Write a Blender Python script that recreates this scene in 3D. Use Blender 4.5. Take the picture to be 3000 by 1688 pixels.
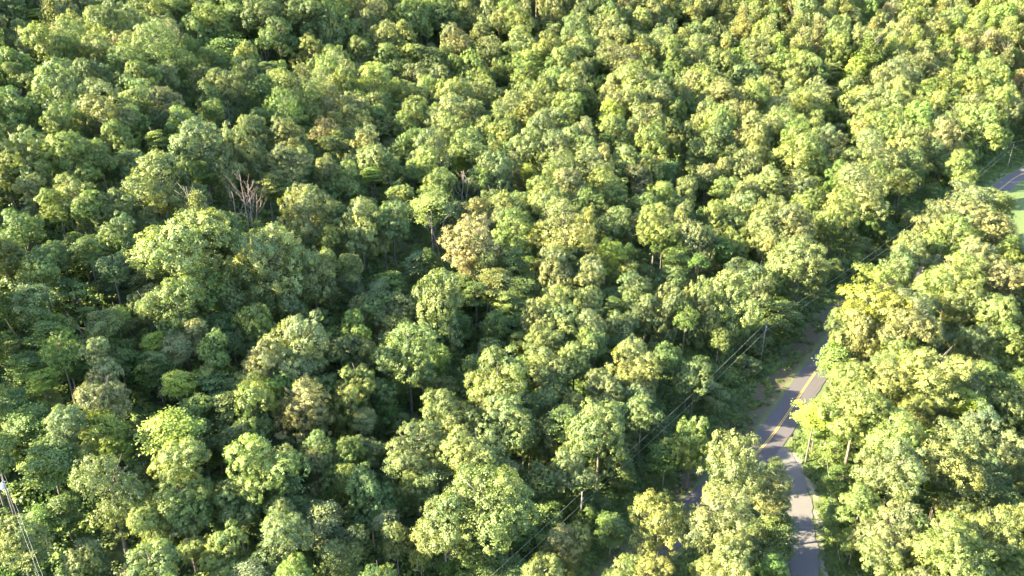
import bpy, math, random
import numpy as np
from mathutils import Vector
R = math.radians
rng = np.random.default_rng(7)
random.seed(7)
C = bpy.context.scene.collection
for o in list(bpy.data.objects): bpy.data.objects.remove(o)

# ------------------------------------------------------------------ camera, light, exposure
CAMH, PITCH, FPX = 100.0, 25.0, 2400.0
cam = bpy.data.cameras.new('camera'); cam.lens = 36*FPX/3000; cam.sensor_width = 36
cam.clip_end = 5000; cam.clip_start = .5
co = bpy.data.objects.new('camera', cam); C.objects.link(co)
co.location = (0, 0, CAMH); co.rotation_euler = (R(90-PITCH), 0, 0)
bpy.context.scene.camera = co
SUN_EL, SUN_AZ = 26.0, -99.0        # azimuth clockwise from +Y (view direction); negative = left
w = bpy.data.worlds.new('World'); bpy.context.scene.world = w; w.use_nodes = True
nt = w.node_tree; sky = nt.nodes.new('ShaderNodeTexSky'); sky.sky_type = 'NISHITA'
sky.sun_disc = False; sky.sun_elevation = R(SUN_EL); sky.sun_rotation = R(SUN_AZ)
bg = nt.nodes['Background']; bg.inputs['Strength'].default_value = .10
nt.links.new(sky.outputs[0], bg.inputs[0])
sl = bpy.data.lights.new('sun', 'SUN'); sl.energy = 5.0; sl.angle = R(.5); sl.color = (1, .87, .57)
so = bpy.data.objects.new('sun', sl); C.objects.link(so)
sd = Vector((math.sin(R(SUN_AZ))*math.cos(R(SUN_EL)), math.cos(R(SUN_AZ))*math.cos(R(SUN_EL)), math.sin(R(SUN_EL))))
so.rotation_euler = sd.to_track_quat('Z', 'Y').to_euler(); so.location = (-200, 0, 300)
vs = bpy.context.scene.view_settings
vs.view_transform = 'Standard'; vs.look = 'None'; vs.gamma = 1; vs.exposure = 3.3

# ------------------------------------------------------------------ geometry of the place
ST, CT = math.sin(R(PITCH)), math.cos(R(PITCH))
def ray(px, py):
    u, v = (px-1500)/FPX, (py-844)/FPX
    return np.array([u, CT - v*ST, -(ST + v*CT)])       # per unit of depth
def ground0(px, py, z=0.0):
    d = ray(px, py); t = (z-CAMH)/d[2]; return np.array([d[0]*t, d[1]*t])
def proj(x, y, z):
    dz = z-CAMH; dep = y*CT - dz*ST; v = -(dz*CT + y*ST)
    return 1500+FPX*x/dep, 844+FPX*v/dep, dep

road_px = [(1700,1830),(1862,1655),(1987,1540),(2217,1328),(2295,1231),(2365,1126),(2450,1010),(2570,880),(2697,762),(2800,660),(2932,553),(3000,508)]
road = [ground0(*p) for p in road_px]
e = road[-1]-road[-2]; e /= np.linalg.norm(e)
road += [road[-1]+e*40+np.array([6,-4]), road[-1]+e*140+np.array([50,-30])]
road = [road[0]-(road[1]-road[0])*1.5] + road
drive_px = [(2240,1296),(2282,1325),(2312,1375),(2332,1430),(2345,1500),(2353,1570),(2358,1640),(2362,1720),(2366,1900)]
drive = [ground0(*p) for p in drive_px]

def smooth_poly(P, n=8):
    P = [np.array(p) for p in P]; Q = [2*P[0]-P[1]] + P + [2*P[-1]-P[-2]]; out = []
    for i in range(1, len(Q)-2):
        for k in range(n):
            t = k/n; a, b, c, d = Q[i-1], Q[i], Q[i+1], Q[i+2]
            out.append(.5*((2*b)+(-a+c)*t+(2*a-5*b+4*c-d)*t*t+(-a+3*b-3*c+d)*t**3))
    out.append(P[-1]); return np.array(out)
ROAD = smooth_poly(road); DRIVE = smooth_poly(drive)
def pdist(x, y, P):
    x = np.asarray(x, float); y = np.asarray(y, float)
    best = np.full(x.shape, 1e9); sgn = np.zeros(x.shape)
    for a, b in zip(P[:-1], P[1:]):
        d = b-a; L = d@d
        t = np.clip(((x-a[0])*d[0]+(y-a[1])*d[1])/L, 0, 1)
        ex, ey = x-a[0]-t*d[0], y-a[1]-t*d[1]; q = np.hypot(ex, ey)
        m = q < best; best = np.where(m, q, best); sgn = np.where(m, np.sign(d[0]*ey-d[1]*ex), sgn)
    return best, sgn                                      # sgn > 0 : left of the road
def sst(a, b, x): t = np.clip((x-a)/(b-a), 0, 1); return t*t*(3-2*t)
def H(x, y):
    x = np.asarray(x, float); y = np.asarray(y, float)
    d = (x-49)*-.785+(y-136)*.62; a = (x-49)*.62+(y-136)*.785
    f = np.clip(.24-.0005*a, .05, .23)
    h = f*np.maximum(0, d-15); h = 75*np.tanh(h/75)
    h = h+sst(345, 610, y)*80
    h = h-15*np.exp(-((y-345-.15*x)/19)**2)*np.exp(-((x+20)/120)**2)
    far = sst(10, 60, np.abs(d))
    h = h+far*(3.2*np.sin(x/23+.6*np.sin(y/31))+2.6*np.sin(y/27+1.3+x/60)+4.0*np.sin((x*.8+y*.5)/47+2))
    pr, _ = pdist(x, y, ROAD); pd, _ = pdist(x, y, DRIVE)
    h = h*sst(7, 26, np.minimum(pr, pd+2))
    return h
def h1(x, y): return float(H(np.array([x]), np.array([y]))[0])

# ------------------------------------------------------------------ helpers
def mesh_from(name, V, F, mat, attrs=None, smooth=False):
    """V (n,3); F (m,4) or (m,3) array, or list of lists"""
    me = bpy.data.meshes.new(name)
    if isinstance(F, np.ndarray):
        m, k = F.shape
        me.vertices.add(len(V)); me.vertices.foreach_set('co', np.asarray(V, np.float32).ravel())
        me.loops.add(m*k); me.loops.foreach_set('vertex_index', F.astype(np.int32).ravel())
        me.polygons.add(m); me.polygons.foreach_set('loop_start', (np.arange(m)*k).astype(np.int32))
        me.update(calc_edges=True)
    else:
        me.from_pydata([tuple(v) for v in V], [], [tuple(f) for f in F])
    if attrs:
        for an, (dom, typ, data) in attrs.items():
            at = me.attributes.new(an, typ, dom)
            at.data.foreach_set('vector' if typ == 'FLOAT_VECTOR' else 'value', np.asarray(data, np.float32).ravel())
    if smooth: me.polygons.foreach_set('use_smooth', np.ones(len(me.polygons), bool))
    if mat: me.materials.append(mat)
    me.update(); return me
def link(name, me, parent=None):
    o = bpy.data.objects.new(name, me); C.objects.link(o)
    if parent: o.parent = parent
    return o
def tag(o, label=None, cat=None, group=None, kind=None):
    if label: o['label'] = label
    if cat: o['category'] = cat
    if group: o['group'] = group
    if kind: o['kind'] = kind
    return o
class MB:
    def __init__(s): s.v = []; s.f = []
    def tube(s, pts, rad, n=7, cap=True):
        pts = [Vector(p) for p in pts]; b0 = len(s.v)
        for i, p in enumerate(pts):
            d = (pts[min(i+1, len(pts)-1)]-pts[max(i-1, 0)]).normalized()
            u = d.cross(Vector((0, 0, 1)) if abs(d.z) < .9 else Vector((1, 0, 0))).normalized(); q = d.cross(u)
            r = rad[i] if isinstance(rad, (list, tuple)) else rad
            for k in range(n):
                a = 2*math.pi*k/n; s.v.append(tuple(p+u*(r*math.cos(a))+q*(r*math.sin(a))))
        for i in range(len(pts)-1):
            for k in range(n):
                a = b0+i*n+k; b = b0+i*n+(k+1) % n; s.f.append((a, b, b+n, a+n))
        if cap:
            s.f.append(tuple(b0+k for k in range(n))[::-1]); e = b0+(len(pts)-1)*n; s.f.append(tuple(e+k for k in range(n)))
    def box(s, c, sz, rz=0):
        b0 = len(s.v); cx, cy, cz = c; x, y, z = [q/2 for q in sz]; ca, sa = math.cos(rz), math.sin(rz)
        for k in range(8):
            px, py, pz = (x if k & 1 else -x), (y if k & 2 else -y), (z if k & 4 else -z)
            s.v.append((cx+px*ca-py*sa, cy+px*sa+py*ca, cz+pz))
        for f in ((0, 2, 3, 1), (4, 5, 7, 6), (0, 1, 5, 4), (2, 6, 7, 3), (0, 4, 6, 2), (1, 3, 7, 5)): s.f.append(tuple(b0+i for i in f))
    def mesh(s, name, mat, smooth=True): return mesh_from(name, s.v, s.f, mat, smooth=smooth)
    def obj(s, name, mat, parent=None, smooth=True): return link(name, s.mesh(name, mat, smooth), parent)

# ------------------------------------------------------------------ materials
def newmat(name):
    m = bpy.data.materials.new(name); m.use_nodes = True; n = m.node_tree
    return m, n, n.nodes['Principled BSDF'], n.nodes['Material Output']
def N(n, t, **kw):
    q = n.nodes.new(t)
    for k, v in kw.items(): setattr(q, k, v)
    return q
def mixc(n, fac, a, b, blend='MIX'):
    q = N(n, 'ShaderNodeMix', data_type='RGBA', blend_type=blend)
    for i, s in ((0, fac), (6, a), (7, b)):
        if hasattr(s, 'is_linked') or hasattr(s, 'links'): n.links.new(s, q.inputs[i])
        else: q.inputs[i].default_value = s if i == 0 else (tuple(s)+(1,))[:4]
    return q.outputs[2]
def noise(n, scale, detail=4, rough=.6, vec=None):
    q = N(n, 'ShaderNodeTexNoise'); q.inputs['Scale'].default_value = scale; q.inputs['Detail'].default_value = detail
    q.inputs['Roughness'].default_value = rough
    if vec is None: vec = N(n, 'ShaderNodeTexCoord').outputs['Object']
    n.links.new(vec, q.inputs['Vector']); return q.outputs['Fac']
def ramp(n, fac, stops):
    q = N(n, 'ShaderNodeValToRGB'); n.links.new(fac, q.inputs[0]); cr = q.color_ramp
    while len(cr.elements) < len(stops): cr.elements.new(.5)
    for e_, (p, c) in zip(cr.elements, stops): e_.position = p; e_.color = tuple(c)+(1,)
    return q.outputs[0]

def leaf_mat(name, instancer=False, rough=.5, transl=.32, spec=.35):
    m, n, b, out = newmat(name)
    if instancer:
        tn = N(n, 'ShaderNodeAttribute', attribute_type='INSTANCER', attribute_name='tint'); tint = tn.outputs['Vector']
    else:
        tn = N(n, 'ShaderNodeObjectInfo'); tint = tn.outputs['Color']
    at = N(n, 'ShaderNodeAttribute', attribute_name='tone')
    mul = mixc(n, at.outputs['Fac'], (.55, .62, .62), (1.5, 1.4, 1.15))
    col = mixc(n, 1.0, tint, mul, 'MULTIPLY')
    hu = N(n, 'ShaderNodeAttribute', attribute_name='hue'); col = mixc(n, 1.0, col, mixc(n, hu.outputs['Fac'], (.86, .98, 1.06), (1.12, 1.05, .88)), 'MULTIPLY')
    n.links.new(col, b.inputs['Base Color']); b.inputs['Roughness'].default_value = rough
    b.inputs['Specular IOR Level'].default_value = spec
    tr = N(n, 'ShaderNodeBsdfTranslucent'); tc = mixc(n, 1.0, col, (1.05, 1.15, .5), 'MULTIPLY'); n.links.new(tc, tr.inputs[0])
    mx = N(n, 'ShaderNodeMixShader'); mx.inputs[0].default_value = transl
    n.links.new(b.outputs[0], mx.inputs[1]); n.links.new(tr.outputs[0], mx.inputs[2]); n.links.new(mx.outputs[0], out.inputs[0])
    return m
M_LEAF = leaf_mat('foliage'); M_LEAFI = leaf_mat('forest_foliage', True)
def bark_mat(name, c1, c2):
    m, n, b, out = newmat(name)
    f = noise(n, 3, 6); n.links.new(ramp(n, f, [(.35, c1), (.65, c2)]), b.inputs['Base Color']); b.inputs['Roughness'].default_value = .9
    return m
M_BARK = bark_mat('bark', (.06, .048, .038), (.17, .145, .12))
M_DEAD = bark_mat('dead_wood', (.17, .13, .115), (.30, .24, .215))
M_RUSTTWIG = bark_mat('reddish_dead_twigs', (.25, .12, .08), (.4, .2, .13))
M_POLE = bark_mat('weathered_pole_wood', (.11, .095, .085), (.22, .20, .18))
def plain(name, c, rough=.5, metal=0):
    m, n, b, out = newmat(name)
    f = noise(n, 8, 3); n.links.new(ramp(n, f, [(.3, [q*.82 for q in c]), (.7, [min(1, q*1.1) for q in c])]), b.inputs['Base Color'])
    b.inputs['Roughness'].default_value = rough; b.inputs['Metallic'].default_value = metal; return m
M_PORC = plain('porcelain', (.55, .55, .53), .25); M_GALV = plain('galvanised_steel', (.45, .46, .47), .4, .7)
M_TANK = plain('painted_steel_tank', (.62, .64, .66), .4); M_WIRE = plain('aluminium_wire', (.5, .5, .48), .4, .4)
M_BLACK = plain('black_enamel', (.015, .015, .017), .4); M_STONE = plain('pale_stone', (.42, .38, .33), .9)

# terrain
m, n, b, out = newmat('forest_ground'); M_GROUND = m
tc = N(n, 'ShaderNodeTexCoord').outputs['Object']
f1 = noise(n, .35, 8, .7, tc); f2 = noise(n, .05, 4, .6, tc); f3 = noise(n, 2.2, 8, .75, tc)
floor = ramp(n, f3, [(.3, (.022, .040, .014)), (.55, (.045, .070, .022)), (.75, (.070, .075, .032))])
verge = mixc(n, f1, (.04, .085, .02), (.08, .13, .035)); verge = mixc(n, f3, verge, (.12, .12, .05))
litter = mixc(n, f1, (.105, .062, .048), (.065, .045, .034)); litter = mixc(n, f3, litter, (.07, .075, .03))
lawn = mixc(n, f1, (.045, .085, .018), (.085, .12, .028))
gravel = mixc(n, f3, (.16, .14, .11), (.30, .27, .22))
col = floor
for an, c_ in (('verge', verge), ('litter', litter), ('lawn', lawn), ('gravel', gravel)):
    a_ = N(n, 'ShaderNodeAttribute', attribute_name=an)
    mth = N(n, 'ShaderNodeMath', operation='ADD'); n.links.new(a_.outputs['Fac'], mth.inputs[0]); n.links.new(f1, mth.inputs[1])
    mr = N(n, 'ShaderNodeMapRange'); n.links.new(mth.outputs[0], mr.inputs[0]); mr.inputs[1].default_value = .82; mr.inputs[2].default_value = 1.12
    col = mixc(n, mr.outputs[0], col, c_)
n.links.new(col, b.inputs['Base Color']); b.inputs['Roughness'].default_value = .95
bm_ = N(n, 'ShaderNodeBump'); bm_.inputs['Strength'].default_value = .8; bm_.inputs['Distance'].default_value = .4
n.links.new(f3, bm_.inputs['Height']); n.links.new(bm_.outputs[0], b.inputs['Normal'])

m, n, b, out = newmat('asphalt'); M_ASPH = m
f = noise(n, .5, 8, .7); g = noise(n, 14, 4, .7)
c_ = mixc(n, f, (.036, .032, .036), (.070, .061, .066)); c_ = mixc(n, g, c_, (.085, .077, .080))
n.links.new(c_, b.inputs['Base Color']); b.inputs['Roughness'].default_value = .85
m, n, b, out = newmat('worn_gravel_chip'); M_DRIVE = m
f = noise(n, .8, 8, .75); g = noise(n, 9, 6, .8)
c_ = mixc(n, f, (.06, .057, .062), (.11, .104, .105)); c_ = mixc(n, g, c_, (.145, .136, .134))
n.links.new(c_, b.inputs['Base Color']); b.inputs['Roughness'].default_value = .95
bm_ = N(n, 'ShaderNodeBump'); bm_.inputs['Strength'].default_value = .6; bm_.inputs['Distance'].default_value = .1; n.links.new(g, bm_.inputs['Height']); n.links.new(bm_.outputs[0], b.inputs['Normal'])
m, n, b, out = newmat('yellow_road_paint'); M_YEL = m
f = noise(n, 3, 6, .8); n.links.new(ramp(n, f, [(.3, (.30, .19, .06)), (.6, (.52, .31, .05))]), b.inputs['Base Color'])

# ------------------------------------------------------------------ terrain, road, drive
def axis(a, b, dense, step, big):
    out = []; x = a
    while x < b:
        out.append(x); x += step if dense[0] <= x <= dense[1] else big
    return np.array(out+[b])
xs = axis(-620, 720, (-5, 230), 1.6, 7); ys = axis(20, 1150, (85, 345), 1.6, 7)
X, Y = np.meshgrid(xs, ys); Z = H(X.ravel(), Y.ravel()).reshape(X.shape)
V = np.stack([X.ravel(), Y.ravel(), Z.ravel()], 1)
nx, ny = len(xs), len(ys); I = np.arange(nx*ny).reshape(ny, nx)
F = np.stack([I[:-1, :-1].ravel(), I[:-1, 1:].ravel(), I[1:, 1:].ravel(), I[1:, :-1].ravel()], 1)
pr, sg = pdist(V[:, 0], V[:, 1], ROAD); pd, sgd = pdist(V[:, 0], V[:, 1], DRIVE)
verge = np.clip(1.1-np.minimum(pr/20, pd/14), 0, 1)
verge = np.maximum(verge, .75*np.exp(-((V[:, 0]+62)**2+(V[:, 1]-92)**2)/700))
litter = np.where(sg > 0, np.exp(-((pr-6.6)/3.0)**2)*1.0, 0)*(V[:, 1] > 95)*(1-.8*sst(195, 225, V[:, 1]))
litter = np.maximum(litter, .6*np.exp(-((V[:, 0]-27)**2+(V[:, 1]-121)**2)/60))
lx = proj(V[:, 0], V[:, 1], V[:, 2])
lawn = np.where((sg < 0) & (V[:, 0] > 166) & (V[:, 1] > 225) & (V[:, 0] > V[:, 1]*.625) & (pr > 4), 1.0, 0)
gravel = np.clip(1.0-np.abs(pd-3.0)/1.2, 0, 1)*np.where(V[:, 1] < 136, .75, 0)+.5*np.exp(-((V[:, 0]-drive[2][0]-2.2)**2+(V[:, 1]-drive[2][1]-3)**2)/7)  # pale gravel edging; the round spot also paints in sun flecks
me = mesh_from('ground', V, F, M_GROUND, dict(verge=('POINT', 'FLOAT', verge), litter=('POINT', 'FLOAT', litter), lawn=('POINT', 'FLOAT', lawn), gravel=('POINT', 'FLOAT', gravel)), smooth=True)
tag(link('ground', me), kind='structure')
def strip(name, P, wl, wr, z, mat, jit=0):
    v = []; f = []; n_ = len(P)
    for i, p in enumerate(P):
        d = P[min(i+1, n_-1)]-P[max(i-1, 0)]; d = d/np.linalg.norm(d); nl = np.array([-d[1], d[0]])
        a = wl+random.uniform(-jit, jit); c = wr+random.uniform(-jit, jit)
        for q in (a, (a+c)/2, c): v.append((p[0]+nl[0]*q, p[1]+nl[1]*q, z))
        if i:
            k = 3*i; f += [(k-3, k-2, k+1, k), (k-2, k-1, k+2, k+1)]
    return mesh_from(name, v, [q[::-1] for q in f], mat)
def resample(P, step):
    L = np.r_[0, np.cumsum(np.linalg.norm(np.diff(P, axis=0), axis=1))]; s = np.arange(0, L[-1], step)
    return np.stack([np.interp(s, L, P[:, 0]), np.interp(s, L, P[:, 1])], 1)
tag(link('road', strip('road', resample(ROAD, 2), 3.1, -3.1, .10, M_ASPH, .12)), kind='structure')
tag(link('driveway', strip('driveway', resample(DRIVE, 1.2), 2.15, -2.35, .09, M_DRIVE, .3)), kind='structure')
for off in (.16, -.16):
    tag(link('centre_line', strip('centre_line', resample(ROAD, 2), off+.075, off-.075, .106, M_YEL)), kind='structure')

# ------------------------------------------------------------------ tree builders (numpy leaf clouds)
def unit(a): return a/np.linalg.norm(a, axis=-1, keepdims=True)
def rdir(k, r): return unit(r.normal(size=(k, 3)))
def quads(P, Nn, size, r, asp=.7):
    k = len(P); t = unit(np.cross(Nn, rdir(k, r))); bt = np.cross(Nn, t)
    s = (size*r.uniform(.7, 1.3, (k, 1))) if np.ndim(size) == 0 else size[:, None]*r.uniform(.7, 1.3, (k, 1))
    a = t*s*.5; c = bt*s*.5*asp; nn = Nn*s*.12
    V = np.stack([P-a-nn, P-c+nn, P+a-nn, P+c+nn], 1).reshape(-1, 3)
    return V, np.arange(4*k).reshape(k, 4)
def scatter_sep(cand_fn, k, r, tries=9):
    pts = [cand_fn(1)[0]]
    for _ in range(k-1):
        c = cand_fn(tries); P = np.array(pts)
        d = np.min(np.linalg.norm(c[:, None]-P[None], axis=2), axis=1); pts.append(c[np.argmax(d)])
    return np.array(pts)
def crown_mesh(seed, style='round', lobes=34, lobe_r=(1.15, 1.9), tufts=36, leaves=27, lsize=.22, tuft_r=.44, name='crown'):
    """crown of radius 5, vertical semi-axis 5, centred on its origin"""
    r = np.random.default_rng(seed)
    ph = r.uniform(0, 6.28, 4)
    nh = {'lobed': 9, 'round': (6, 8, 7)[seed % 3], 'tall': 8, 'fine': 5}[style]
    ha = ph[0]+np.arange(nh)*2.4; hz_ = r.permutation(np.linspace(-3.0, 2.4, nh)) if nh else None
    hr = r.uniform(1.7, 2.9, nh)*(1.1-.2*np.maximum(0, hz_))*(1-.08*np.maximum(0, -hz_)) if nh else None
    HC = np.stack([np.cos(ha)*hr, np.sin(ha)*hr, hz_], 1) if nh else None; HR = r.uniform(1.15, 2.25, nh) if nh else None
    def shell(k):
        if nh:
            j = r.integers(0, nh, k*6); d = rdir(k*6, r); d[:, 2] = np.where(d[:, 2] < -.5, -d[:, 2], d[:, 2])
            P = HC[j]+d*HR[j][:, None]
            ins = np.min(np.linalg.norm(P[:, None]-HC[None], axis=2)/HR[None]+(np.arange(nh)[None] == j[:, None])*9, axis=1) < .85
            Q = P[~ins]
            return (Q if len(Q) >= k else P)[:k]
        d = rdir(k, r); d[:, 2] = np.where(d[:, 2] < -.55, -d[:, 2], d[:, 2])
        az = np.arctan2(d[:, 1], d[:, 0])
        if style == 'lobed':   bump = 1-.28*(np.sin(3*az+ph[0])+np.sin(2*az+ph[1]+3*d[:, 2]))*.5-.18*r.random(k)
        elif style == 'tall':  bump = 1-.16*np.sin(3*az+ph[0]+4*d[:, 2])-.1*r.random(k)
        else:                  bump = 1-.14*np.sin(3*az+ph[0])-.10*np.sin(5*az+ph[1]+5*d[:, 2])-.08*r.random(k)
        rad = 3.75*bump*r.choice([1, 1, 1, .72], k)
        P = d*rad[:, None]
        low = P[:, 2] < 0
        P[:, :2] *= np.where(low, 1+.10*P[:, 2]/3, 1)[:, None] if style != 'tall' else 1
        if style == 'round': P[:, 2] = np.where(P[:, 2] > 0, P[:, 2]*.95, P[:, 2]*1.05)
        return P
    L = scatter_sep(shell, lobes, r); LR = r.uniform(*lobe_r, lobes)*r.choice([1, 1, .7, 1.15], lobes)
    ex = shell(14); L = np.concatenate([L, ex*r.uniform(1.12, 1.32, (14, 1))]); LR = np.r_[LR, r.uniform(.4, .85, 14)]; HUE = []
    Ps, Ns, T = [], [], []
    for c, rr in zip(L, LR):
        outd = c/np.linalg.norm(c); outd = outd*.8+np.array([0, 0, .45])
        k = int(tufts*(rr/1.5)**2)
        d = rdir(k*2, r); d = d[(d@outd) > -.25][:k]
        lump = rr*(1+.12*r.normal(size=(len(d), 1)))
        tc = c+d*lump*np.array([1, 1, .82]); tone_l = r.uniform(.2, .8); hue_l = np.clip(.5+.25*math.sin(c[0]*.8+ph[0])+.2*math.sin(c[2]*.9+ph[2])+r.normal(0, .12), 0, 1)
        tt = np.clip(tone_l+r.normal(0, .16, len(tc)), 0, 1)
        q = rdir(len(tc)*leaves, r); base = np.repeat(tc, leaves, 0); dd = np.repeat(d, leaves, 0)
        q = unit(q+dd*.75)
        Ps.append(base+q*tuft_r*r.uniform(.35, 1.15, (len(q), 1)))
        Ns.append(unit(q*.55+dd*.6+rdir(len(q), r)*.5+np.array([0, 0, .25])))
        T.append(np.clip(np.repeat(tt, leaves)+r.normal(0, .13, len(q)), 0, 1)); HUE.append(np.clip(hue_l+r.normal(0, .1, len(q)), 0, 1))
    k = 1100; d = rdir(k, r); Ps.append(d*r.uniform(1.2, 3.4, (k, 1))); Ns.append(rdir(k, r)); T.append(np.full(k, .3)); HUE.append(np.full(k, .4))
    k = 350; d = rdir(k, r); d[:, 2] = np.abs(d[:, 2])*1.2-.2; d = unit(d)
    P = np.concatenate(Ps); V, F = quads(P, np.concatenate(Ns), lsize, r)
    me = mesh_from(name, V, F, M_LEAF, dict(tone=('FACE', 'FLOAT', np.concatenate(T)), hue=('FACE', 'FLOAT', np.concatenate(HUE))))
    return me
def pine_mesh(seed, name='crown'):
    r = np.random.default_rng(seed); Ps, Ns, T = [], [], []
    for tier in range(22):
        z = -5+10*tier/21.0+r.uniform(-.3, .3); R0 = 4.6*(1-(tier/22.0)**1.6)*r.uniform(.75, 1.1)+.4; nb = 6
        a0 = r.uniform(0, 6.28)
        for k in range(nb):
            a = a0+k*2*math.pi/nb+r.normal(0, .2); L = R0*r.uniform(.7, 1.15); tn = r.uniform(.25, .8)
            nt_ = max(3, int(L*5))
            for j in range(nt_):
                s = (j+1)/nt_; wv = .65*(1-.5*s)+.25; kk = 9
                c = np.array([math.cos(a)*L*s, math.sin(a)*L*s, z+.25*s*s*L-.1*L*s+.25*math.sin(k*2.1)])
                off = r.normal(size=(kk, 3))*np.array([wv*.7, wv*.7, .28]); Ps.append(c+off)
                Ns.append(unit(r.normal(size=(kk, 3))*.5+np.array([0, 0, 1.])))
                T.append(np.clip(tn+.25*(s-.5)+r.normal(0, .12, kk), 0, 1))
    V, F = quads(np.concatenate(Ps), np.concatenate(Ns), .5, r, .35)
    T = np.concatenate(T); return mesh_from(name, V, F, M_LEAF, dict(tone=('FACE', 'FLOAT', T), hue=('FACE', 'FLOAT', np.full(len(T), .5))))
def spray_mesh(seed, name='crown'):
    """flat layered sprays: understorey maples and tulip poplar saplings"""
    r = np.random.default_rng(seed); Ps, Ns, T = [], [], []
    for i in range(64):
        z = r.uniform(-4.3, 4.3); R0 = 4.6*math.sqrt(max(.05, 1-(z/5)**2)); a = r.uniform(0, 6.28); d = R0*r.uniform(.35, .95)
        c = np.array([math.cos(a)*d, math.sin(a)*d, z]); k = int(r.uniform(80, 170)); rr = r.uniform(1.0, 1.9)
        off = r.normal(size=(k, 3))*np.array([rr*.55, rr*.55, .18]); off[:, 2] -= .10*(off[:, 0]**2+off[:, 1]**2)
        Ps.append(c+off); Ns.append(unit(rdir(k, r)*.45+np.array([math.cos(a)*.3, math.sin(a)*.3, .9]))); T.append(np.clip(r.uniform(.25, .75)+r.normal(0, .15, k), 0, 1))
    V, F = quads(np.concatenate(Ps), np.concatenate(Ns), .42, r, .7)
    T = np.concatenate(T); return mesh_from(name, V, F, M_LEAF, dict(tone=('FACE', 'FLOAT', T), hue=('FACE', 'FLOAT', np.full(len(T), .5))))
def shrub_mesh(seed, name='foliage'):
    r = np.random.default_rng(seed); Ps, Ns, T = [], [], []
    for i in range(22):
        d = rdir(1, r)[0]; d[2] = abs(d[2]); c = d*np.array([.8, .8, .55])*r.uniform(.4, 1); k = 34
        q = unit(rdir(k, r)+np.array([0, 0, .5])); Ps.append(c+q*r.uniform(.15, .42, (k, 1))); Ns.append(unit(q+rdir(k, r)*.6+np.array([0, 0, .4]))); T.append(np.clip(r.uniform(.2, .8)+r.normal(0, .15, k), 0, 1))
    V, F = quads(np.concatenate(Ps), np.concatenate(Ns), .2, r, .7)
    T = np.concatenate(T); return mesh_from(name, V, F, M_LEAF, dict(tone=('FACE', 'FLOAT', T), hue=('FACE', 'FLOAT', np.full(len(T), .5))))
def trunk_mesh(seed):
    """unit trunk: height 10 to the crown's middle, limbs above 6"""
    r = random.Random(seed); b = MB(); lean = r.uniform(-.4, .4); l2 = r.uniform(-.4, .4)
    pts = [(lean*s*s+.1*math.sin(5*s), l2*s*s, -1+12*s) for s in (0, .12, .3, .5, .7, .85, 1)]
    b.tube(pts, [.36, .27, .23, .20, .16, .12, .07], 8)
    for k in range(9):
        s = r.uniform(.5, .95); a = r.uniform(0, 6.28); L = r.uniform(2.0, 3.6)*(1.2-.5*s)
        p = Vector((lean*s*s, l2*s*s, -1+12*s)); d = Vector((math.cos(a), math.sin(a), r.uniform(.3, .8)))
        b.tube([p, p+d*L*.5+Vector((0, 0, .1)), p+d*L+Vector((0, 0, .4))], [.10, .07, .03], 5)
    return b.mesh('trunk', M_BARK)
def lightbark(me): me.materials.clear(); me.materials.append(M_DEAD); return me

CROWNS = {'round': [crown_mesh(10+i, 'round', lobes=46, lobe_r=(.75, 1.4)) for i in range(11)],
          'tall':  [crown_mesh(40+i, 'tall', lobes=44, lobe_r=(.8, 1.4)) for i in range(4)],
          'lobed': [crown_mesh(70+i, 'lobed', lobes=44, lobe_r=(.65, 1.25)) for i in range(5)],
          'fine':  [crown_mesh(90+i, 'round', lobes=60, lobe_r=(.75, 1.25), tufts=28, leaves=18, lsize=.20, tuft_r=.40) for i in range(3)],
          'pine':  [pine_mesh(110+i) for i in range(3)],
          'spray': [spray_mesh(130+i) for i in range(4)]}
TRUNKS = [trunk_mesh(i) for i in range(5)]
TINT = {'g': (.125, .180, .066), 'd': (.095, .150, .066), 'p': (.185, .220, .108), 'y': (.195, .235, .080), 'Y': (.235, .270, .065),
        'o': (.235, .240, .105), 'r': (.30, .225, .135), 't': (.215, .225, .118), 'l': (.145, .220, .058), 'e': (.085, .150, .042), 'b': (.115, .168, .092)}
for k, v in list(TINT.items()):
    f_ = .1 if k == 'Y' else .3
    TINT[k] = tuple(q*(1-f_)+m_*f_ for q, m_ in zip(v, (.198, .222, .086)))
TINT['Y'] = (.24, .285, .062)
CNAME = {'g': 'mid green', 'd': 'dark green', 'p': 'pale green', 'y': 'yellow-green', 'Y': 'bright yellow', 'o': 'olive tan', 'r': 'rusty brown',
         't': 'tan-green', 'l': 'fresh green', 'e': 'deep green', 'b': 'blue-green'}

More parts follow.
